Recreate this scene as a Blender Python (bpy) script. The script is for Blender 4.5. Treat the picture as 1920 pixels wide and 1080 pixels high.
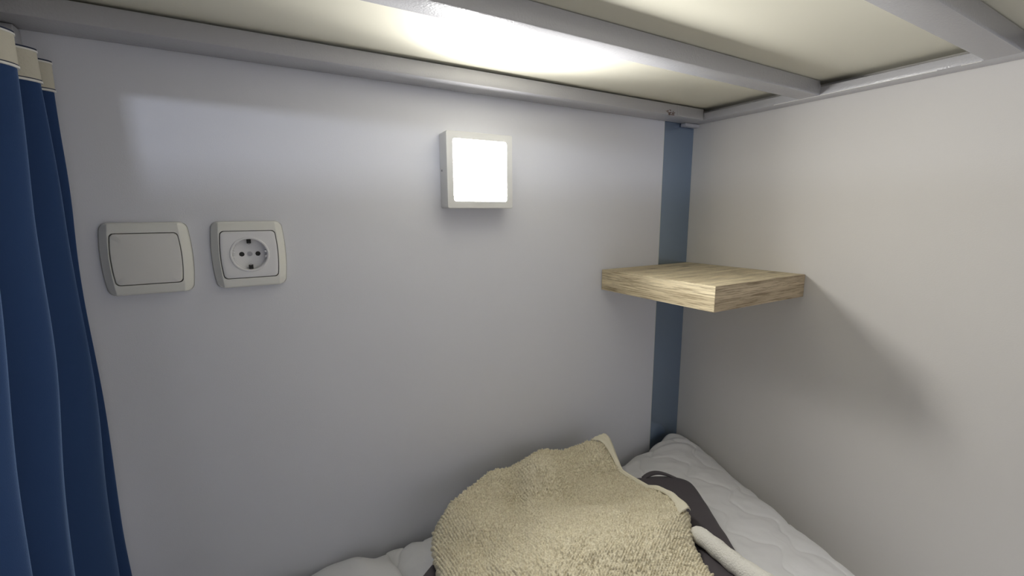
import bpy, bmesh, math
import numpy as np
from mathutils import Matrix, Vector

for o in list(bpy.data.objects):
    bpy.data.objects.remove(o)
SC = bpy.context.scene
COL = SC.collection

# ------------------------------------------------------------------ camera
yaw, pit, rol = 0.5288, 0.1636, -0.0066
F = Vector((math.sin(yaw)*math.cos(pit), math.cos(yaw)*math.cos(pit), -math.sin(pit)))
r0 = Vector((math.cos(yaw), -math.sin(yaw), 0)); u0 = r0.cross(F)
R = math.cos(rol)*r0 + math.sin(rol)*u0
U = -math.sin(rol)*r0 + math.cos(rol)*u0
cam = bpy.data.cameras.new('camera'); cam_o = bpy.data.objects.new('camera', cam); COL.objects.link(cam_o)
cam.sensor_width = 36; cam.lens = 36*835.7/1920; cam.clip_start = 0.01; cam.clip_end = 50
cam_o.matrix_world = Matrix(((R.x, U.x, -F.x, -0.8969), (R.y, U.y, -F.y, -0.7057), (R.z, U.z, -F.z, 0.0406), (0, 0, 0, 1)))
SC.camera = cam_o

# ------------------------------------------------------------------ world, exposure, room and added lights
w = bpy.data.worlds.new('world'); SC.world = w; w.use_nodes = True
w.node_tree.nodes['Background'].inputs[0].default_value = (0.8, 0.85, 1, 1)
w.node_tree.nodes['Background'].inputs[1].default_value = 0.02
SC.view_settings.view_transform = 'Standard'; SC.view_settings.look = 'None'
SC.view_settings.exposure = 1.05; SC.view_settings.gamma = 1
SC.view_settings.use_curve_mapping = False

def area(name, loc, target, sx, sy, power, color):
    l = bpy.data.lights.new(name, 'AREA'); l.shape = 'RECTANGLE'; l.size = sx; l.size_y = sy
    l.energy = power; l.color = color
    o = bpy.data.objects.new(name, l); COL.objects.link(o)
    o.location = loc
    o.rotation_euler = (Vector(target)-Vector(loc)).to_track_quat('-Z', 'Y').to_euler()
    return o

LAMP_STRENGTH = 23.0
area('room_ceiling_light', (-0.75, -4.25, 1.36), (-0.6, -1.0, -0.65), 0.9, 0.5, 34, (1.0, 0.985, 0.96))  # added fill beyond the foot end, bounces off the bed onto the boards
area('corridor_light', (-2.15, -3.9, 0.2), (-0.6, 0, 0.12), 0.36, 0.045, 12.5, (0.78, 0.84, 1.0))  # thin strip light added to draw the cool band across the back wall
area('room_side_light', (-2.2, -4.2, 0.55), (-0.6, 0, 0.1), 0.5, 0.3, 0.9, (0.9, 0.93, 1.0))

# ------------------------------------------------------------------ materials
def mat(name, color, rough=0.6, bump=None, bscale=200, metal=0, spec=0.5, sheen=0, coat=0, var=None, vscale=4, bdist=0.001, detail=3):
    m = bpy.data.materials.new(name); m.use_nodes = True
    nt = m.node_tree; b = nt.nodes['Principled BSDF']
    b.inputs['Base Color'].default_value = (*color, 1)
    b.inputs['Roughness'].default_value = rough
    b.inputs['Metallic'].default_value = metal
    b.inputs['Specular IOR Level'].default_value = spec
    b.inputs['Sheen Weight'].default_value = sheen
    b.inputs['Coat Weight'].default_value = coat
    tc = nt.nodes.new('ShaderNodeTexCoord')
    if bump:
        n = nt.nodes.new('ShaderNodeTexNoise'); n.inputs['Scale'].default_value = bscale; n.inputs['Detail'].default_value = detail
        nt.links.new(tc.outputs['Object'], n.inputs['Vector'])
        bp = nt.nodes.new('ShaderNodeBump'); bp.inputs['Strength'].default_value = bump; bp.inputs['Distance'].default_value = bdist
        nt.links.new(n.outputs['Fac'], bp.inputs['Height']); nt.links.new(bp.outputs['Normal'], b.inputs['Normal'])
    if var:
        n = nt.nodes.new('ShaderNodeTexNoise'); n.inputs['Scale'].default_value = vscale; n.inputs['Detail'].default_value = 4
        nt.links.new(tc.outputs['Object'], n.inputs['Vector'])
        mr = nt.nodes.new('ShaderNodeMapRange'); mr.inputs[1].default_value = .3; mr.inputs[2].default_value = .7
        mx = nt.nodes.new('ShaderNodeMix'); mx.data_type = 'RGBA'
        nt.links.new(n.outputs['Fac'], mr.inputs[0]); nt.links.new(mr.outputs[0], mx.inputs[0])
        mx.inputs[6].default_value = (*color, 1); mx.inputs[7].default_value = (*var, 1)
        nt.links.new(mx.outputs[2], b.inputs['Base Color'])
    return m

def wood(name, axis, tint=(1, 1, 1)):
    """pale oak laminate, grain running along the given axis"""
    m = bpy.data.materials.new(name); m.use_nodes = True
    nt = m.node_tree; N = nt.nodes; L = nt.links; b = N['Principled BSDF']
    tc = N.new('ShaderNodeTexCoord'); mp = N.new('ShaderNodeMapping')
    L.new(tc.outputs['Object'], mp.inputs['Vector'])
    s = [1.0, 1.0, 1.0]; s[axis] = 0.035
    mp.inputs['Scale'].default_value = s
    big = N.new('ShaderNodeTexNoise'); big.inputs['Scale'].default_value = 45; big.inputs['Detail'].default_value = 3; big.inputs['Distortion'].default_value = 0.6
    fine = N.new('ShaderNodeTexNoise'); fine.inputs['Scale'].default_value = 480; fine.inputs['Detail'].default_value = 4; fine.inputs['Roughness'].default_value = .7
    L.new(mp.outputs[0], big.inputs['Vector']); L.new(mp.outputs[0], fine.inputs['Vector'])
    r1 = N.new('ShaderNodeValToRGB'); e = r1.color_ramp.elements
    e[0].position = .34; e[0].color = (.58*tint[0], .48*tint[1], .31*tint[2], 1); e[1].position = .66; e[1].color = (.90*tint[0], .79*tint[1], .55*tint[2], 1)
    L.new(big.outputs['Fac'], r1.inputs[0])
    r2 = N.new('ShaderNodeValToRGB'); e = r2.color_ramp.elements
    e[0].position = .38; e[0].color = (.38, .33, .28, 1); e[1].position = .54; e[1].color = (1, 1, 1, 1)
    L.new(fine.outputs['Fac'], r2.inputs[0])
    mx = N.new('ShaderNodeMix'); mx.data_type = 'RGBA'; mx.blend_type = 'MULTIPLY'; mx.inputs[0].default_value = .8
    L.new(r1.outputs[0], mx.inputs[6]); L.new(r2.outputs[0], mx.inputs[7])
    last = mx.outputs[2]
    if axis == 0:      # knots on the top face
        for kx, ky in ((-.165, -.045), (-.075, -.055), (-.02, -.215)):
            vm = N.new('ShaderNodeVectorMath'); vm.operation = 'SUBTRACT'; vm.inputs[1].default_value = (kx, ky, 0)
            L.new(tc.outputs['Object'], vm.inputs[0])
            vs = N.new('ShaderNodeVectorMath'); vs.operation = 'MULTIPLY'; vs.inputs[1].default_value = (70, 160, 0)
            L.new(vm.outputs[0], vs.inputs[0])
            ln = N.new('ShaderNodeVectorMath'); ln.operation = 'LENGTH'; L.new(vs.outputs[0], ln.inputs[0])
            mr = N.new('ShaderNodeMapRange'); mr.inputs[1].default_value = .3; mr.inputs[2].default_value = 1.3; mr.inputs[3].default_value = .75; mr.inputs[4].default_value = 0
            L.new(ln.outputs['Value'], mr.inputs[0])
            m2 = N.new('ShaderNodeMix'); m2.data_type = 'RGBA'; L.new(mr.outputs[0], m2.inputs[0]); L.new(last, m2.inputs[6]); m2.inputs[7].default_value = (.12, .075, .04, 1)
            last = m2.outputs[2]
    L.new(last, b.inputs['Base Color'])
    b.inputs['Roughness'].default_value = .55; b.inputs['Specular IOR Level'].default_value = .35
    bp = N.new('ShaderNodeBump'); bp.inputs['Strength'].default_value = .5; bp.inputs['Distance'].default_value = .0004
    L.new(fine.outputs['Fac'], bp.inputs['Height']); L.new(bp.outputs[0], b.inputs['Normal'])
    return m

M = {}
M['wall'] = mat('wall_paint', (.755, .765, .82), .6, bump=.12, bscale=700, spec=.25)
M['wall_edge'] = mat('panel_edge', (.75, .76, .74), .4)
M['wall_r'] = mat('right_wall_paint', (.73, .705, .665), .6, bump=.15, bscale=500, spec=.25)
M['blue'] = mat('blue_grey_laminate', (.33, .42, .56), .22, bump=.05, bscale=300, metal=.85)
M['metal'] = mat('grey_powder_coat', (.50, .50, .525), .27, bump=.5, bscale=420, spec=.5, bdist=.0006, detail=1)
M['board'] = mat('bunk_board_cream', (.75, .73, .62), .45, bump=.10, bscale=500, spec=.25, bdist=.0005)
M['weld'] = mat('weld_rust', (.22, .15, .13), .35, bump=.8, bscale=900, metal=.6)
M['chip'] = mat('bare_steel', (.7, .7, .7), .3, metal=.9)
M['curtain'] = mat('blue_curtain_cloth', (.026, .058, .155), .85, bump=.35, bscale=1500, sheen=1.0, spec=.15, bdist=.0005)
M['navy'] = mat('navy_thread', (.02, .03, .07), .8)
M['tape'] = mat('cream_header_tape', (.62, .59, .50), .85, bump=.6, bscale=500, spec=.15, bdist=.0008)
M['piping'] = mat('white_piping', (.8, .79, .76), .7)
M['plastic'] = mat('white_plastic', (.80, .80, .76), .15, spec=.7)
M['plastic2'] = mat('white_plastic_insert', (.80, .80, .82), .25, spec=.5)
M['rocker'] = mat('rocker_plastic', (.78, .77, .745), .25, spec=.5)
M['gap'] = mat('dark_gap', (.02, .02, .02), .7)
M['screw'] = mat('zinc_screw', (.35, .35, .36), .4, metal=.8)
M['lamp_body'] = mat('lamp_white_body', (.74, .74, .73), .45)
M['pillow'] = mat('white_quilt_cotton', (.83, .83, .84), .9, bump=.25, bscale=260, spec=.15, sheen=.1, bdist=.001)
M['dark'] = mat('charcoal_linen', (.085, .075, .083), .75, bump=.25, bscale=900, spec=.25, sheen=.1, bdist=.0005)
M['towel'] = mat('cream_terry', (.66, .58, .40), 1.0, bump=.8, bscale=700, spec=.05, sheen=.1, bdist=.0012, var=(.99, .93, .73), vscale=330)
M['hem'] = mat('cream_woven_hem', (.90, .85, .68), .9, bump=.5, bscale=500, spec=.1, bdist=.0006)
M['floor'] = mat('floor_laminate', (.30, .27, .24), .5)
M['cab'] = mat('cabinet_laminate', (.55, .52, .47), .5)
M['wood_x'] = wood('oak_laminate_top', 0)
M['wood_y'] = wood('oak_edge_side', 1)
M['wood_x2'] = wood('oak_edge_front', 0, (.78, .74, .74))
em = bpy.data.materials.new('lit_diffuser'); em.use_nodes = True
b = em.node_tree.nodes['Principled BSDF']; b.inputs['Base Color'].default_value = (.9, .9, .9, 1)
b.inputs['Emission Color'].default_value = (1.0, .985, .95, 1); b.inputs['Emission Strength'].default_value = LAMP_STRENGTH
M['lit'] = em

_b = M['curtain'].node_tree.nodes['Principled BSDF']; _b.inputs['Sheen Roughness'].default_value = .35; _b.inputs['Sheen Tint'].default_value = (.42, .62, 1.0, 1)

# ------------------------------------------------------------------ helpers
def link(name, me, m, parent=None, smooth=None, label=None, cat=None, group=None, kind=None):
    o = bpy.data.objects.new(name, me); COL.objects.link(o)
    if m is not None and not me.materials: me.materials.append(m)
    if smooth is not None:
        me.polygons.foreach_set('use_smooth', [True]*len(me.polygons))
        if smooth > 0: me.set_sharp_from_angle(angle=math.radians(smooth))
    if parent: o.parent = parent
    tag(o, label, cat, group, kind)
    return o

def tag(o, label=None, cat=None, group=None, kind=None):
    for k, v in (('label', label), ('category', cat), ('group', group), ('kind', kind)):
        if v: o[k] = v

def empty(name, loc, label, cat, group=None):
    o = bpy.data.objects.new(name, None); COL.objects.link(o); o.location = loc; o.empty_display_size = .05
    tag(o, label, cat, group); bpy.context.view_layer.update()
    return o

def boxes(lst, bev=0, seg=2):
    """lst of (x0,x1,y0,y1,z0,z1)"""
    me = bpy.data.meshes.new('m'); bm = bmesh.new()
    for x0, x1, y0, y1, z0, z1 in lst:
        g = bmesh.ops.create_cube(bm, size=1)['verts']
        for v in g:
            v.co = Vector(((x0+x1)/2+v.co.x*(x1-x0), (y0+y1)/2+v.co.y*(y1-y0), (z0+z1)/2+v.co.z*(z1-z0)))
    if bev: bmesh.ops.bevel(bm, geom=list(bm.edges), offset=bev, segments=seg, profile=.5, affect='EDGES')
    bm.to_mesh(me); bm.free()
    return me

def pydata(v, f):
    me = bpy.data.meshes.new('m'); v = np.asarray(v, float)
    me.from_pydata([tuple(p) for p in v], [], [tuple(q) for q in f]); me.validate(); me.update()
    return me

def fast_quads(V, Q):
    me = bpy.data.meshes.new('m'); V = np.asarray(V, np.float32); Q = np.asarray(Q, np.int32)
    me.vertices.add(len(V)); me.vertices.foreach_set('co', V.ravel())
    me.loops.add(Q.size); me.loops.foreach_set('vertex_index', Q.ravel())
    me.polygons.add(len(Q)); me.polygons.foreach_set('loop_start', np.arange(0, Q.size, 4, dtype=np.int32))
    try: me.polygons.foreach_set('loop_total', np.full(len(Q), 4, np.int32))
    except Exception: pass
    me.update(calc_edges=True); me.validate()
    return me

def grid_quads(n, m, off=0, flip=False):
    i, j = np.meshgrid(np.arange(n-1), np.arange(m-1), indexing='ij')
    a = (i*m+j).ravel()+off
    q = np.stack([a, a+m, a+m+1, a+1], 1)
    return q[:, ::-1] if flip else q

rng = np.random.RandomState(7)
def vnoise(x, y, seed=0):
    """smooth value noise in 0..1"""
    xi = np.floor(x).astype(int); yi = np.floor(y).astype(int); fx = x-xi; fy = y-yi
    fx = fx*fx*(3-2*fx); fy = fy*fy*(3-2*fy)
    def h(a, b):
        n = (a*374761393+b*668265263+seed*974711) & 0x7fffffff
        n = ((n ^ (n >> 13))*1274126177) & 0x7fffffff
        return ((n ^ (n >> 16)) & 0xffff)/65535.0
    return (h(xi, yi)*(1-fx)+h(xi+1, yi)*fx)*(1-fy)+(h(xi, yi+1)*(1-fx)+h(xi+1, yi+1)*fx)*fy
def hashn(a, b, seed=0):
    a = a.astype(int); b = b.astype(int)
    n = (a*374761393+b*668265263+seed*974711) & 0x7fffffff
    n = ((n ^ (n >> 13))*1274126177) & 0x7fffffff
    return ((n ^ (n >> 16)) & 0xffff)/65535.0

def lerpk(t, ks):
    ks = sorted(ks); return np.interp(t, [k[0] for k in ks], [k[1] for k in ks])

def smoothk(t, ks):
    """cubic hermite interpolation through knots"""
    ks = sorted(ks); X = np.array([k[0] for k in ks], float); Y = np.array([k[1] for k in ks], float)
    d = np.gradient(Y, X); t = np.clip(t, X[0], X[-1])
    i = np.clip(np.searchsorted(X, t)-1, 0, len(X)-2)
    h = X[i+1]-X[i]; s = (t-X[i])/h
    return (2*s**3-3*s**2+1)*Y[i]+(s**3-2*s**2+s)*h*d[i]+(-2*s**3+3*s**2)*Y[i+1]+(s**3-s**2)*h*d[i+1]

def puff(nu, nv, plan, mid, top, bot, p=4, q=2.0, disp=None, dec=4):
    """closed cushion: plan(u,v)->x,y ; mid(x,y)->seam height ; top/bot(u,v,x,y)->thickness over/under the seam"""
    def spaced(n):
        t = np.linspace(0, 1, n); return .35*t+.65*(1-np.cos(math.pi*t))/2
    u, v = np.meshgrid(spaced(nu), spaced(nv), indexing='ij')
    x, y = plan(u, v)
    e = (np.clip(1-np.abs(2*u-1)**p, 0, 1)*np.clip(1-np.abs(2*v-1)**p, 0, 1))**(1/q)
    zm = mid(x, y)
    P = np.stack([x, y, zm+top(u, v, x, y)*e], -1)
    if disp is not None:
        gu = np.gradient(P, axis=0); gv = np.gradient(P, axis=1); n = np.cross(gu, gv)
        n /= np.linalg.norm(n, axis=-1, keepdims=True)+1e-12
        n *= np.sign(n[..., 2:3]+1e-9)
        P = P+n*disp(u, v, x, y)[..., None]
    B = np.stack([x, y, zm-bot(u, v, x, y)*e], -1)[::dec, ::dec]
    V = np.concatenate([P.reshape(-1, 3), B.reshape(-1, 3)])
    Q = np.concatenate([grid_quads(nu, nv), grid_quads(B.shape[0], B.shape[1], nu*nv, True)])
    return fast_quads(V, Q)

def tube(path, r, seg=12, cap=True):
    path = [Vector(p) for p in path]; V = []; Fc = []; n = len(path)
    rs = r if hasattr(r, '__len__') else [r]*n
    for i, p in enumerate(path):
        t = (path[min(i+1, n-1)]-path[max(i-1, 0)]).normalized()
        a = t.orthogonal().normalized() if i == 0 else (a-t*a.dot(t)).normalized()
        b = t.cross(a)
        for k in range(seg):
            th = 2*math.pi*k/seg; V.append(p+(a*math.cos(th)+b*math.sin(th))*rs[i])
    for i in range(n-1):
        for k in range(seg):
            Fc.append((i*seg+k, i*seg+(k+1) % seg, (i+1)*seg+(k+1) % seg, (i+1)*seg+k))
    if cap: Fc.append(tuple(range(seg))[::-1]); Fc.append(tuple((n-1)*seg+k for k in range(seg)))
    return pydata(V, Fc)

# ------------------------------------------------------------------ the setting
ZF, ZC = -1.15, 1.4
PE = -.098                                     # right end of the white wall panel
wb = link('wall_back', boxes([(-3.5, PE-.0012, 0, .04, ZF, ZC)]), M['wall'], kind='structure')
link('trim_1', boxes([(PE-.0012, PE, -.0006, .03, ZF, ZC)]), M['wall_edge'], kind='structure', label='thin bright edge of the white wall panel beside the blue-grey corner strip')
link('trim_2', boxes([(PE+.001, -.0005, .0012, .04, ZF, ZC)]), M['blue'], kind='structure', label='blue-grey strip in the corner between the two white walls')
link('trim_3', boxes([(PE, PE+.001, .004, .04, ZF, ZC)]), M['gap'], kind='structure')
link('wall_right', boxes([(0, .04, -4.7, .04, ZF, ZC)], 0), M['wall_r'], kind='structure')
link('wall_left', boxes([(-3.54, -3.5, -4.7, .04, ZF, ZC)], 0), M['wall'], kind='structure')
link('wall_front', boxes([(-3.5, 0, -4.74, -4.7, ZF, ZC)], 0), M['wall'], kind='structure')
link('floor', boxes([(-3.54, .04, -4.74, .04, ZF-.04, ZF)], 0), M['floor'], kind='structure')
link('ceiling', boxes([(-3.54, .04, -4.74, .04, ZC, ZC+.04)], 0), M['wall'], kind='structure')
# unseen cabinet-shaped block, added so its top edge cuts off the light band
blocker = empty('storage_cabinet', (-1.77, -2.45, ZF), 'pale laminate storage cabinet standing across the aisle from the bunk', 'cabinet')
def child(name, me, m, parent, smooth=None, **k):
    """mesh given in world coordinates, parented to a thing"""
    o = link(name, me, m, None, smooth, **k)
    o.parent = parent; o.matrix_parent_inverse = parent.matrix_world.inverted()
    return o
child('body', boxes([(-2.30, -1.24, -2.6, -2.3, ZF, .154)], .003), M['cab'], blocker)
for dx in (-2.29, -1.765):
    dr = child('door', boxes([(dx, dx+.515, -2.3, -2.282, ZF+.08, .13)], .002), M['cab'], blocker)
    child('handle', boxes([(dx+.29, dx+.31, -2.282, -2.26, -.35, -.2)], .003), M['screw'], dr)

# ------------------------------------------------------------------ bunk bed frame
ZR = .2374
bunk = empty('bunk_bed', (-1.14, -.02, ZF), 'grey powder-coated steel bunk frame with cream boards under the upper bunk', 'bunk bed')
child('back_rail', boxes([(-1.16, -.0364, -.0505, -.0004, ZR, ZR+.022)], .0022), M['metal'], bunk, 30)
child('side_rail', boxes([(-.0362, -.0006, -2.05, -.0006, ZR, ZR+.0145)], .0015), M['metal'], bunk, 30)
child('side_rail', boxes([(-1.20, -1.16, -2.05, -.0006, .185, ZR+.04)], .002), M['metal'], bunk, 30)
child('foot_rail', boxes([(-1.16, -.0364, -2.05, -2.0, ZR, ZR+.024)], .002), M['metal'], bunk, 30)
for y0, y1 in ((-.2774, -.2445), (-.5130, -.4778), (-.78, -.745), (-1.04, -1.005), (-1.3, -1.265), (-1.56, -1.525), (-1.8, -1.765)):
    child('cross_beam', boxes([(-1.16, -.0366, y0, y1, ZR, ZR+.0242)], .0016), M['metal'], bunk, 30)
child('base_board', boxes([(-1.155, -.004, -2.0, -.004, ZR+.0248, ZR+.0368)], .0006), M['board'], bunk)
child('corner_plate', boxes([(-.047, -.0008, -.014, -.0008, ZR-.007, ZR-.0004)], .0006), M['metal'], bunk)
child('rail_joint', boxes([(-.120, -.1175, -.0512, -.0498, ZR+.001, ZR+.021), (-.120, -.1175, -.05, -.002, ZR-.0006, ZR+.001)], .0002), M['metal'], bunk)
for y in (-.0, -2.05+.04):
    child('post', boxes([(-1.20, -1.16, y-.04-.0006, y-.0006, ZF, .1845)], .003), M['metal'], bunk, 30)
# weld seams at the beam ends
for yb in (-.2774, -.2445, -.513, -.4778):
    child('weld_bead', tube([(-.0370, yb+.0003, ZR+.0004+k*.003) for k in range(7)], [.0009, .0013, .001, .0014, .0011, .0012, .0009], 8), M['metal'], bunk, 0)
# chipped rusty weld on the back rail
V = []; Fc = []
rs = np.random.RandomState(3)
for i in range(26):
    cx, cz = -.139+rs.normal(0, .0065), ZR+.004+rs.normal(0, .0028); cz = max(cz, ZR+.0008); r = rs.uniform(.0007, .0021); cy = -.0507
    b0 = len(V)
    for k in range(6):
        th = 2*math.pi*k/6; V.append((cx+r*1.6*math.cos(th), cy+.0004, cz+r*math.sin(th)))
    V.append((cx, cy-r*.7, cz))
    for k in range(6): Fc.append((b0+k, b0+(k+1) % 6, b0+6))
child('rust_spot', pydata(V, Fc), M['weld'], bunk, label='rusty chipped weld spatter')
child('worn_edge', boxes([(-.0366, -.0360, -.43, -.20, ZR-.0003, ZR+.0007), (-.0366, -.0360, -.475, -.455, ZR-.0003, ZR+.0007)], 0), M['piping'], bunk, label='white line of worn paint along the lower edge')  # white strips stand in for the highlight on the rail's worn edge
# lower bunk tray carrying the mattress
child('mattress_tray', boxes([(-1.055, -.002, -2.04, -.002, -.86, -.83)], .002), M['metal'], bunk)

# ------------------------------------------------------------------ curtain rail and curtain
rail = empty('curtain_rail', (-1.150, -.02, .21), 'short grey curtain rail under the upper bunk above the blue curtain', 'curtain rail')
child('rod', boxes([(-1.112, -1.104, -1.95, -.020, .213, ZR-.0006)], .001), M['metal'], rail)
child('bracket', boxes([(-1.116, -1.088, -.020, -.0008, .212, ZR-.0005)], .001), M['metal'], rail, label='small grey end bracket fixed to the wall')

folds = [   # fold crest (x nearest the bed) : y as a function of z
    [(.21, -.0165), (.1, -.024), (-.014, -.026), (-.2, -.024), (-.5, -.03), (-1.0, -.035)],
    [(.21, -.058), (.1, -.054), (-.013, -.046), (-.137, -.047), (-.376, -.074), (-.6, -.095), (-1.0, -.12)],
    [(.21, -.108), (.093, -.119), (-.004, -.133), (-.102, -.15), (-.284, -.189), (-.6, -.23), (-1.0, -.26)],
    [(.21, -.185), (.1, -.205), (-.076, -.233), (-.232, -.256), (-.6, -.31), (-1.0, -.34)],
    [(.21, -.26), (.1, -.285), (-.076, -.32), (-.232, -.345), (-.6, -.39), (-1.0, -.42)],
    [(.21, -.33), (.1, -.36), (-.076, -.40), (-.6, -.46), (-1.0, -.49)],
]
def curtain_xy(s, z):
    """s in folds, whole numbers are crests, halves are valleys; folds carry a rounded, overhanging front"""
    Y = np.stack([smoothk(z, f) for f in folds], 0)
    k = np.clip(np.floor(s).astype(int), 0, len(folds)-2); t = s-np.floor(s)
    k1 = np.clip(k+1, 0, len(folds)-1)
    ya = np.take_along_axis(Y, k[None], 0)[0]; yb = np.take_along_axis(Y, k1[None], 0)[0]
    ph = 2*math.pi*t
    c = np.sqrt(np.cos(math.pi*t)**2+.012)*2-1.0
    depth = .024
    x = -1.089+depth*c
    tt = t
    y = ya+(yb-ya)*tt
    return x, y
ns, nz = 240, 110; SMAX = 3.45
S, Z = np.meshgrid(np.linspace(-.0, SMAX, ns), np.linspace(.2045, -1.0, nz), indexing='ij')
def cloth(S, Z, off=0.0):
    x, y = curtain_xy(S, Z)
    x = x+.0012*np.sin(Z*23+S*5)*np.clip((.2-Z)*6, 0, 1)+.0025*(vnoise(S*1.7+3, Z*9, 5)-.5)*np.clip((.2-Z)*6, 0, 1)
    P = np.stack([x, y, Z+0*x], -1)
    gu = np.gradient(P, axis=0); gv = np.gradient(P, axis=1); n = np.cross(gu, gv); n /= np.linalg.norm(n, axis=-1, keepdims=True)
    return P, n
def cloth_mesh(S, Z, th, out, sgn=1):
    P, n = cloth(S, Z)
    A = P+n*out; B = P+n*(out-th)
    nn = S.size; a, b = S.shape
    V = np.concatenate([A.reshape(-1, 3), B.reshape(-1, 3)])
    Q = [grid_quads(a, b), grid_quads(a, b, nn, True)]
    def rim(idx):
        idx = np.asarray(idx); return np.stack([idx[:-1], idx[1:], idx[1:]+nn, idx[:-1]+nn], 1)
    ids = np.arange(nn).reshape(a, b)
    Q += [rim(ids[0]), rim(ids[-1]), rim(ids[:, 0]), rim(ids[:, -1])]
    return fast_quads(V, np.concatenate(Q))
P, n = cloth(S, Z)
sg = 1 if n[0, 0, 0] > 0 else -1               # side that faces the bed
cur = link('curtain', cloth_mesh(S, Z, .0012, 0), M['curtain'], None, 60, 'blue bed curtain bunched in folds at the left of the bunk', 'curtain')
def band(name, z0, z1, th, m, n=6, **k):
    s, z = np.meshgrid(np.linspace(0, SMAX, ns), np.linspace(z0, z1, n), indexing='ij')
    return link(name, cloth_mesh(s, z, sg*(th+.0016), sg*th), m, cur, 60, **k)
band('header_tape', .2030, .1735, .0011, M['tape'], 12, label='cream woven header tape along the curtain top')
band('piping', .2036, .2020, .0019, M['piping'], 3, label='white upper piping')
band('piping', .1752, .1732, .0019, M['piping'], 3, label='white lower piping')
band('stitching', .1763, .1755, .0015, M['navy'], 2, label='dark stitch line above the lower piping')
band('top_edge', .2052, .2037, .0015, M['navy'], 3, label='dark navy upper edge')

# ------------------------------------------------------------------ switch and socket
def outline(W, H, bulge, rc, n=200):
    """closed outline with bulging left/right sides; local x right, z up"""
    pts = []
    def rr(t):
        # superellipse-like rounded rectangle by angle
        c, s = math.cos(t), math.sin(t)
        return c, s
    hw, hh = W/2, H/2
    # walk a rounded rectangle
    segs = []
    m = n//4
    corners = [(hw-rc, hh-rc, 0), (-hw+rc, hh-rc, 90), (-hw+rc, -hh+rc, 180), (hw-rc, -hh+rc, 270)]
    for ci, (cx, cz, a0) in enumerate(corners):
        for k in range(12):
            a = math.radians(a0+90*k/11); pts.append((cx+rc*math.cos(a), cz+rc*math.sin(a)))
        nx = corners[(ci+1) % 4]
        a = math.radians(a0+90)
        p0 = (cx+rc*math.cos(a), cz+rc*math.sin(a)); p1 = (nx[0]+rc*math.cos(a), nx[1]+rc*math.sin(a))
        for k in range(1, 20): pts.append((p0[0]+(p1[0]-p0[0])*k/20, p0[1]+(p1[1]-p0[1])*k/20))
    out = []
    for x, z in pts:
        f = 1-(z/hh)**2
        out.append((x+math.copysign(bulge*f, x)*min(1, abs(x)/hw), z))
    return np.array(out)
D = .0105
def ring_mesh(rings):
    """rings: list of (n,3); quads between consecutive rings"""
    n = len(rings[0]); V = np.concatenate(rings); Q = []
    for r in range(len(rings)-1):
        a = r*n+np.arange(n); b = r*n+(np.arange(n)+1) % n
        Q.append(np.stack([a, b, b+n, a+n], 1))
    return V, np.concatenate(Q)
def face_plate(parent, cx, cz, W, H, IW, IH):
    outer = outline(W, H, .0035, .008); inner = outline(IW+.0012, IH+.0012, .0022, .0045)
    crease = IW/2+.002
    def dep(x, z):
        xc = crease+.0025*(1-(z/(H/2))**2)-.001
        d = D-np.clip(np.abs(x)-xc, 0, 1)*.72
        d = d-np.clip(np.abs(z)-IH/2-.002, 0, 1)*.16
        return d
    rings = []
    rings.append(np.stack([outer[:, 0], np.zeros(len(outer))-.0003, outer[:, 1]], 1))
    rings.append(np.stack([outer[:, 0], -.0022+0*outer[:, 0], outer[:, 1]], 1))
    for t, dz in ((.02, .0030), (.05, .0016), (.09, .0008), (.14, .0003)):
        p = outer*(1-t)+inner*t; rings.append(np.stack([p[:, 0], -(dep(p[:, 0], p[:, 1])-dz), p[:, 1]], 1))
    for t in np.linspace(.2, 1, 22):
        p = outer*(1-t)+inner*t; rings.append(np.stack([p[:, 0], -dep(p[:, 0], p[:, 1]), p[:, 1]], 1))
    p = inner; rings.append(np.stack([p[:, 0], -.0004+0*p[:, 0], p[:, 1]], 1))
    V, Q = ring_mesh(rings); V = V+[cx, 0, cz]
    o = child('frame', fast_quads(V, Q), M['plastic'], parent, 22)
    bk = outline(IW+.001, IH+.001, .0022, .0045)
    V = [(x+cx, -.0008, z+cz) for x, z in bk]; child('backplate', pydata(V, [tuple(range(len(V)))]), M['gap'], parent)
    return o
SWX, SOX, SZ = -1.0074, -.8986, -.0101
PW, PH, IW, IH = .081, .0885, .0625, .0625
sw = empty('light_switch', (SWX, 0, SZ), 'off-white single rocker light switch on the wall beside the blue curtain', 'switch')
face_plate(sw, SWX, SZ, .0840, .0885, .0645, .0620)
ol = outline(.0640, .0615, .0022, .0045)
def insert_rings(ol, dz=0.0, tilt=0.0):
    rings = []
    for s, d in ((1, .0012), (1, D-.0006), (.992, D-.0001), (.975, D+.0003), (.7, D+.0007), (.35, D+.0009)):
        p = ol*s; rings.append(np.stack([p[:, 0], -(d+dz)+tilt*p[:, 1]*(1 if d > .002 else 0), p[:, 1]], 1))
    return rings
rings = insert_rings(ol, -.0002, .012); V, Q = ring_mesh(rings); n = len(ol)
V = V+[SWX, 0, SZ]
fc = [tuple(q) for q in Q]+[tuple(range(5*n, 6*n))]
child('rocker', pydata(V, fc), M['rocker'], sw, 30)

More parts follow.
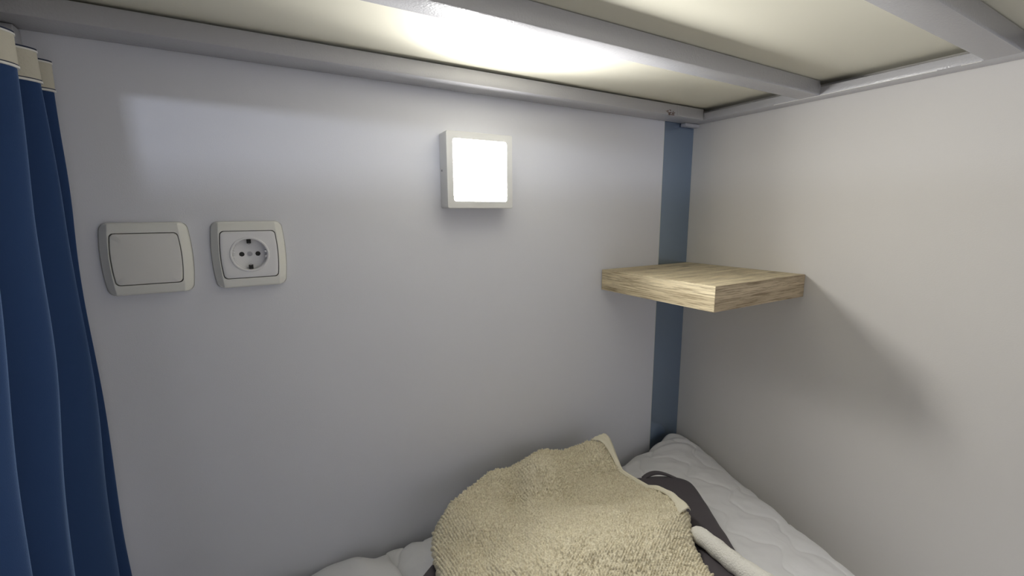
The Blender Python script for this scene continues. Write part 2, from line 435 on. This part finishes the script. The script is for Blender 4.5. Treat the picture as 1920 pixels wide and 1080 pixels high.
so = empty('wall_socket', (SOX, 0, SZ), 'white earthed round-well power socket between the switch and the square lamp', 'socket')
face_plate(so, SOX, SZ, PW, PH, IW, IH)
ol = outline(.0620, .0620, .0022, .0045); n = len(ol)
ang = np.arctan2(ol[:, 1], ol[:, 0]); circ = np.stack([np.cos(ang), np.sin(ang)], 1)
RW = .0205
def rg(p, d): return np.stack([p[:, 0], -d+0*p[:, 0], p[:, 1]], 1)
rings = [rg(ol, .0012), rg(ol, D-.0006), rg(ol*.992, D-.0001), rg(ol*.975, D+.0002)]
for t in (.3, .6, .9): rings.append(rg(ol*.975*(1-t)+circ*(RW+.0035)*t, D+.0003))
rings += [rg(circ*(RW+.003), D+.0004), rg(circ*(RW+.0022), D+.0012), rg(circ*(RW+.0008), D+.0013), rg(circ*RW, D+.0006)]
V, Q = ring_mesh(rings); child('cover', fast_quads(V+[SOX, 0, SZ], Q), M['plastic2'], so, 35)
rings = [rg(circ*RW, D+.0006), rg(circ*(RW-.0006), .005), rg(circ*(RW-.0008), .0018), rg(circ*(RW-.002), .0012)]
V, Q = ring_mesh(rings); V = V+[SOX, 0, SZ]
fc = [tuple(q) for q in Q]+[tuple(range(3*n, 4*n))]
well = child('well', pydata(V, fc), M['plastic2'], so, 35)
def disc(x, z, r, y0, y1, m, name, seg=20, sx=1, sz=1):
    V = []; Fc = []
    for yy in (y0, y1):
        for k in range(seg):
            a = 2*math.pi*k/seg; V.append((SOX+x+r*sx*math.cos(a), yy, SZ+z+r*sz*math.sin(a)))
    Fc = [(k, (k+1) % seg, seg+(k+1) % seg, seg+k) for k in range(seg)]+[tuple(range(seg, 2*seg))]
    return child(name, pydata(V, Fc), m, so)
disc(-.0095, 0, .0031, -.0012, -.0015, M['gap'], 'pin_hole'); disc(.0095, 0, .0031, -.0012, -.0015, M['gap'], 'pin_hole')
scr = disc(0, 0, .0030, -.0012, -.0022, M['screw'], 'screw')
for sz in (1, -1):
    zc = SZ+sz*.0172
    child('earth_slot', boxes([(SOX-.0026, SOX+.0026, -.0078, -.0013, zc-.0028, zc+.0028)], .0004), M['gap'], so)
    child('earth_clip', boxes([(SOX-.0013, SOX+.0013, -.0088, -.0060, zc-sz*.0032-.0008, zc-sz*.0032+.0008)], .0003), M['screw'], so, label='grey metal earthing clip')
for sx in (1, -1):
    child('guide_rib', boxes([(SOX+sx*.0190-.0016, SOX+sx*.0190+.0016, -.0095, -.0012, SZ+.0022, SZ+.0048), (SOX+sx*.0190-.0016, SOX+sx*.0190+.0016, -.0095, -.0012, SZ-.0048, SZ-.0022)], .0004), M['plastic2'], so)

# ------------------------------------------------------------------ square wall lamp
LX, LZ, LD, LW, LL = -.56, .111, .031, .120, .097
lamp = empty('wall_lamp', (LX, 0, LZ), 'glowing square white LED wall lamp under the upper bunk rail', 'lamp')
def rrect(w, r, n=8):
    pts = []
    for cx, cz, a0 in ((w/2-r, w/2-r, 0), (-w/2+r, w/2-r, 90), (-w/2+r, -w/2+r, 180), (w/2-r, -w/2+r, 270)):
        for k in range(n):
            a = math.radians(a0+90*k/(n-1)); pts.append((cx+r*math.cos(a), cz+r*math.sin(a)))
    return np.array(pts)
a = rrect(LW-.0015, .003); a1 = rrect(LW, .003); a2 = rrect(LW-.0012, .003); b1 = rrect(LL+.001, .0045); b2 = rrect(LL, .0045)
rings = [rg(a, .0004), rg(a1, LD-.008), rg(a1, LD-.001), rg(a2, LD), rg(b1, LD), rg(b2, LD-.0006), rg(b2, LD-.004)]
V, Q = ring_mesh(rings); V = V+[LX, 0, LZ]
child('housing', pydata(V, [tuple(q) for q in Q]+[tuple(range(len(a)))[::-1]]), M['lamp_body'], lamp, 35)
rings = [rg(rrect(LL-.0004, .0044), LD-.004), rg(rrect(LL-.0004, .0044), LD-.0012), rg(rrect(LL-.002, .0040), LD-.0008)]
V, Q = ring_mesh(rings); V = V+[LX, 0, LZ]; n = len(a)
child('diffuser', pydata(V, [tuple(q) for q in Q]+[tuple(range(2*n, 3*n))]), M['lit'], lamp, label='brightly lit white diffuser')
child('side_screw', tube([(LX-LW/2+.0006, -.010, LZ+.0), (LX-LW/2-.0006, -.010, LZ+.0)], .0016, 12), M['screw'], lamp)

lamp_glow = area('lamp_glow', (LX, -LD-.0002, LZ), (LX, -1, LZ), LL-.004, LL-.004, 0.90, (1.0, .985, .95))
lamp_glow.data.spread = math.radians(150)

# ------------------------------------------------------------------ corner shelf
SS, SZT, ST = .2662, -.0744, .0422
shf = empty('corner_shelf', (-.0006, -.0006, SZT), 'square pale oak laminate shelf fixed in the corner above the pillow', 'shelf')
def lchild(name, me, m, parent, **k):
    o = link(name, me, m, parent, **k); return o
lchild('top_panel', boxes([(-SS+.0012, -.0004, -SS+.0012, -.0006, -ST, 0)], .0005), M['wood_x'], shf)
lchild('edge_band', boxes([(-SS, -SS+.0012, -SS, -.0006, -ST, -.0001)], .0003), M['wood_y'], shf, label='left edge band with straight grain')
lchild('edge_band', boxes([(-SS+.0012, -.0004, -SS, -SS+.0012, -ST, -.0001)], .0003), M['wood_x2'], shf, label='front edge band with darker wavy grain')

# ------------------------------------------------------------------ bedding
mat_o = link('mattress', boxes([(-1.052, -.006, -2.0, -.006, -.8295, -.655)], .02, 4), M['pillow'], None, 40, 'white covered mattress on the lower bunk beneath the pillow', 'mattress')

# pillow
def pil_plan(u, v):
    y = -.012-.50*v
    # right edge bows away from the wall towards the front
    xr = smoothk(-y, [(0, -.034), (.06, -.012), (.12, -.010), (.19, -.026), (.28, -.054), (.36, -.078), (.42, -.090), (.52, -.10)])
    xl = -.742+.008*np.sin(v*3.14)
    x = xr+(xl-xr)*u
    y = y-.010*np.sin(math.pi*u)*(1-v)
    return x, y
def pil_mid(x, y):
    return -.548+.040*np.exp(-(((x+.034)/.10)**2+((y+.012)/.085)**2))-.010*np.clip(-y/.5, 0, 1)+.016*np.exp(-(((x+.74)/.10)**2+((y+.012)/.10)**2))
def pil_top(u, v, x, y):
    return .062-.010*(vnoise(x*9+5, y*9, 2)-.5)
def stitch(x, y):
    """scalloped quilting grooves"""
    d = np.full(x.shape, 9.0)
    for ph in range(-2, 12):
        c = -.06-ph*.075+.020*np.sin(y*62+ph*2.4)+.006*np.sin(y*140+ph)
        sl = .020*62*np.cos(y*62+ph*2.4)
        d = np.minimum(d, np.abs(x-c)/np.sqrt(1+sl**2))
    return np.exp(-(d/.0028)**2), d
def pil_disp(u, v, x, y):
    g, d = stitch(x, y)
    crease = .0022*np.sin((x*.7+y)*150+6*vnoise(x*14, y*14, 8))*np.exp(-(((x+.07)/.12)**2+((y+.04)/.05)**2))
    return -.0022*g+.0035*np.clip(d/.03, 0, 1)+.004*(vnoise(x*22, y*22, 4)-.5)+.0020*(vnoise(x*60, y*60, 9)-.5)+crease
link('pillow', puff(360, 300, pil_plan, pil_mid, pil_top, lambda u, v, x, y: .095, 3.2, 2.2, pil_disp), M['pillow'], None, 0,
     'white quilted pillow in the corner under the oak shelf', 'pillow')

# bunched white bedding at the left of the pillow
def sh_plan(u, v):
    x = -.733-.309*u; y = -.004-.60*v-.004*np.sin(5*u+1)*(1-v)*.5
    return x, y
def sh_disp(u, v, x, y):
    a = x*.9+y*.5
    wr = .006*np.sin(a*70+5*vnoise(x*9, y*9, 3))*vnoise(x*12, y*12, 6)
    return wr*1.3+.006*(vnoise(x*14, y*14, 11)-.5)+.005*(vnoise(x*34, y*34, 12)-.5)
link('duvet', puff(240, 300, sh_plan, lambda x, y: -.562+0*x, lambda u, v, x, y: .060+.010*(vnoise(x*8, y*8, 21)-.5), lambda u, v, x, y: .080, 16, 3, sh_disp), M['pillow'], None, 0,
     'crumpled white duvet lying along the wall left of the towel', 'duvet')

# charcoal folded bed linen on the pillow
def dk_plan(u, v, grow=0.0):
    # u: right -> left, v: back -> front
    yb = smoothk(u, [(0, -.205), (.05, -.172), (.12, -.145), (.3, -.135), (.85, -.130), (1, -.150)])+grow
    yf = -.47
    y = yb+(yf-yb)*v
    xr = smoothk(-y, [(.14, -.272), (.17, -.238), (.20, -.223), (.26, -.248), (.32, -.283), (.405, -.335), (.5, -.385)])+grow
    xl = smoothk(-y, [(.12, -.685), (.15, -.712), (.175, -.742), (.22, -.768), (.5, -.79)])-grow
    return xr+(xl-xr)*u, y
def dk_mid(x, y): return -.464+0*x
def dk_disp(u, v, x, y): return .0028*(vnoise(x*16, y*16, 31)-.5)+.0012*(vnoise(x*45, y*45, 32)-.5)
dark = link('folded_bed_linen', puff(160, 140, dk_plan, dk_mid, lambda u, v, x, y: .011, lambda u, v, x, y: .010, 30, 3, dk_disp), M['dark'], None, 0,
     'charcoal grey bed linen folded flat between the cream towel and the pillow', 'bed linen')
# folded-over loop at its far end
def arc_sheet(pts, width_dir, w, th):
    pts = [Vector(p) for p in pts]; wd = Vector(width_dir); V = []; Q = []
    n = len(pts)
    for i, p in enumerate(pts):
        t = (pts[min(i+1, n-1)]-pts[max(i-1, 0)]).normalized(); nn = t.cross(wd).normalized()
        for k in range(6):
            f = k/5; c = p+wd*w*f; V += [c+nn*th/2, c-nn*th/2]
    for i in range(n-1):
        for k in range(5):
            a = i*12+k*2; b2 = a+12
            Q += [(a, a+2, b2+2, b2), (a+1, b2+1, b2+3, a+3)]
        a = i*12; b2 = a+12; Q += [(a, b2, b2+1, a+1), (a+10, a+11, b2+11, b2+10)]
    for i in (0, n-1):
        for k in range(5):
            a = i*12+k*2; Q.append((a, a+1, a+3, a+2))
    return pydata(V, Q)
loop = [(-.292+.055*t, -.156-.034*t*t, -.4560+.0085*math.sin(math.pi*t)) for t in np.linspace(0, 1, 16)]
child('fold', arc_sheet(loop, (-.12, -.45, 0), .022, .0025), M['dark'], dark, 0, label='small arched fold at the far end')

# cream towel
TW = .0036
def tw_yb(u):   # back edge, u: right -> left
    return smoothk(u, [(0, -.066), (.12, -.050), (.27, -.046), (.52, -.032), (.75, -.050), (.9, -.078), (1, -.115)])
def tw_plan(u, v):
    yb = tw_yb(u); yf = -.475
    y = yb+(yf-yb)*v
    xr = smoothk(-y, [(.04, -.292), (.066, -.300), (.13, -.322), (.2, -.318), (.26, -.318), (.29, -.330), (.33, -.372), (.38, -.398), (.48, -.42)])
    xl = smoothk(-y, [(.03, -.655), (.08, -.675), (.13, -.700), (.24, -.722), (.36, -.735), (.48, -.74)])
    return xr+(xl-xr)*u, y
def tw_mid(x, y): return -.447+.004*np.exp(-((y+.05)/.06)**2)
def tw_top(u, v, x, y):
    h = .014+.024*np.exp(-((y+.066+.012*np.sin(x*34))/.036)**2)
    h = h+.030*np.exp(-(((x+.475)/.034)**2+((y+.105)/.030)**2))        # round lump
    h = h+.012*np.exp(-(((x+.63)/.06)**2+((y+.15)/.05)**2))
    h = h-.020*np.exp(-(((x+.545-.3*(y+.1))/.024)**2+((y+.115)/.05)**2))
    h = h+.026*np.exp(-(((x+.55-.5*(y+.25))/.11)**2+((y+.27)/.085)**2))
    h = h-.042*np.exp(-(((x+.385)/.075)**2+((y+.165)/.038)**2))       # hollow to the right
    h = h+.022*np.exp(-(((x+.43)/.10)**2+((y+.315)/.050)**2))
    h = h+.015*(vnoise(x*20, y*20, 41)-.5)+.004*(vnoise(x*60, y*60, 42)-.5)
    return np.maximum(h, .004)
def tw_disp(u, v, x, y):
    a = x/TW; b = y/TW
    b = b+.5*(np.floor(a).astype(int) % 2)
    ja = hashn(np.floor(a), np.floor(b), 51); fa = a-np.floor(a); fb = b-np.floor(b)
    bump = np.sin(math.pi*fa)*np.sin(math.pi*fb)
    return .0052*(bump**.8)*(.10+.90*ja)+.0014*(vnoise(x*420, y*420, 52)-.5)
towel = link('towel', puff(641, 641, tw_plan, tw_mid, tw_top, lambda u, v, x, y: np.where((y > -.128), .030, .002), 14, 2.6, tw_disp, 5), M['towel'], None, 0,
     'cream terry towel folded on the charcoal bed linen', 'towel')
# woven hem strip along the right edge, thicker at the far corner
def hem_mesh():
    n, m = 110, 22; V = []
    for y0 in np.linspace(-.0600, -.292, n):
        v = (y0+.066)/(-.475+.066)
        x0 = tw_plan(np.array([0.0]), np.array([max(v, 0)]))[0][0]+.004
        wid = .012+.030*math.exp(-((y0+.055)/.035)**2)+.014*math.exp(-((y0+.29)/.03)**2)
        for k in range(m):
            f = k/(m-1); x = x0-wid*f
            xe = min(x, x0-.010)
            z = tw_mid(np.array([xe]), np.array([y0]))[0]+tw_top(None, None, np.array([xe]), np.array([y0]))[0]
            z += .0040-.007*max(0, 1-f*wid/.008)**2-.0035*max(0, (f-.8)/.2)
            V.append((x, y0, z+.0005*math.sin(x*2600)))
    V = np.array(V); B = V-[0, 0, .0025]
    Q = [grid_quads(n, m), grid_quads(n, m, n*m, True)]
    ids = np.arange(n*m).reshape(n, m)
    for idx in (ids[0], ids[-1], ids[:, 0], ids[:, -1]):
        Q.append(np.stack([idx[:-1], idx[1:], idx[1:]+n*m, idx[:-1]+n*m], 1))
    return fast_quads(np.concatenate([V, B]), np.concatenate(Q))
link('hem', hem_mesh(), M['hem'], towel, 0, label='smooth woven hem band')
rp = [(-.350-.004*t, -.312-.15*t, -.4405-.001*t+.0015*math.sin(t*9)) for t in np.linspace(0, 1, 24)]
rr_ = [.004, .010]+[.0125+.003*t+.0006*math.sin(t*31) for t in np.linspace(0, 1, 20)]+[.010, .004]
M['hem_white'] = mat('white_woven_hem', (.86, .84, .77), .9, bump=1.0, bscale=420, spec=.1, bdist=.0016)
link('rolled_edge', tube(rp, rr_, 24), M['hem_white'], towel, 50, label='paler rolled edge of the lower towel layer')
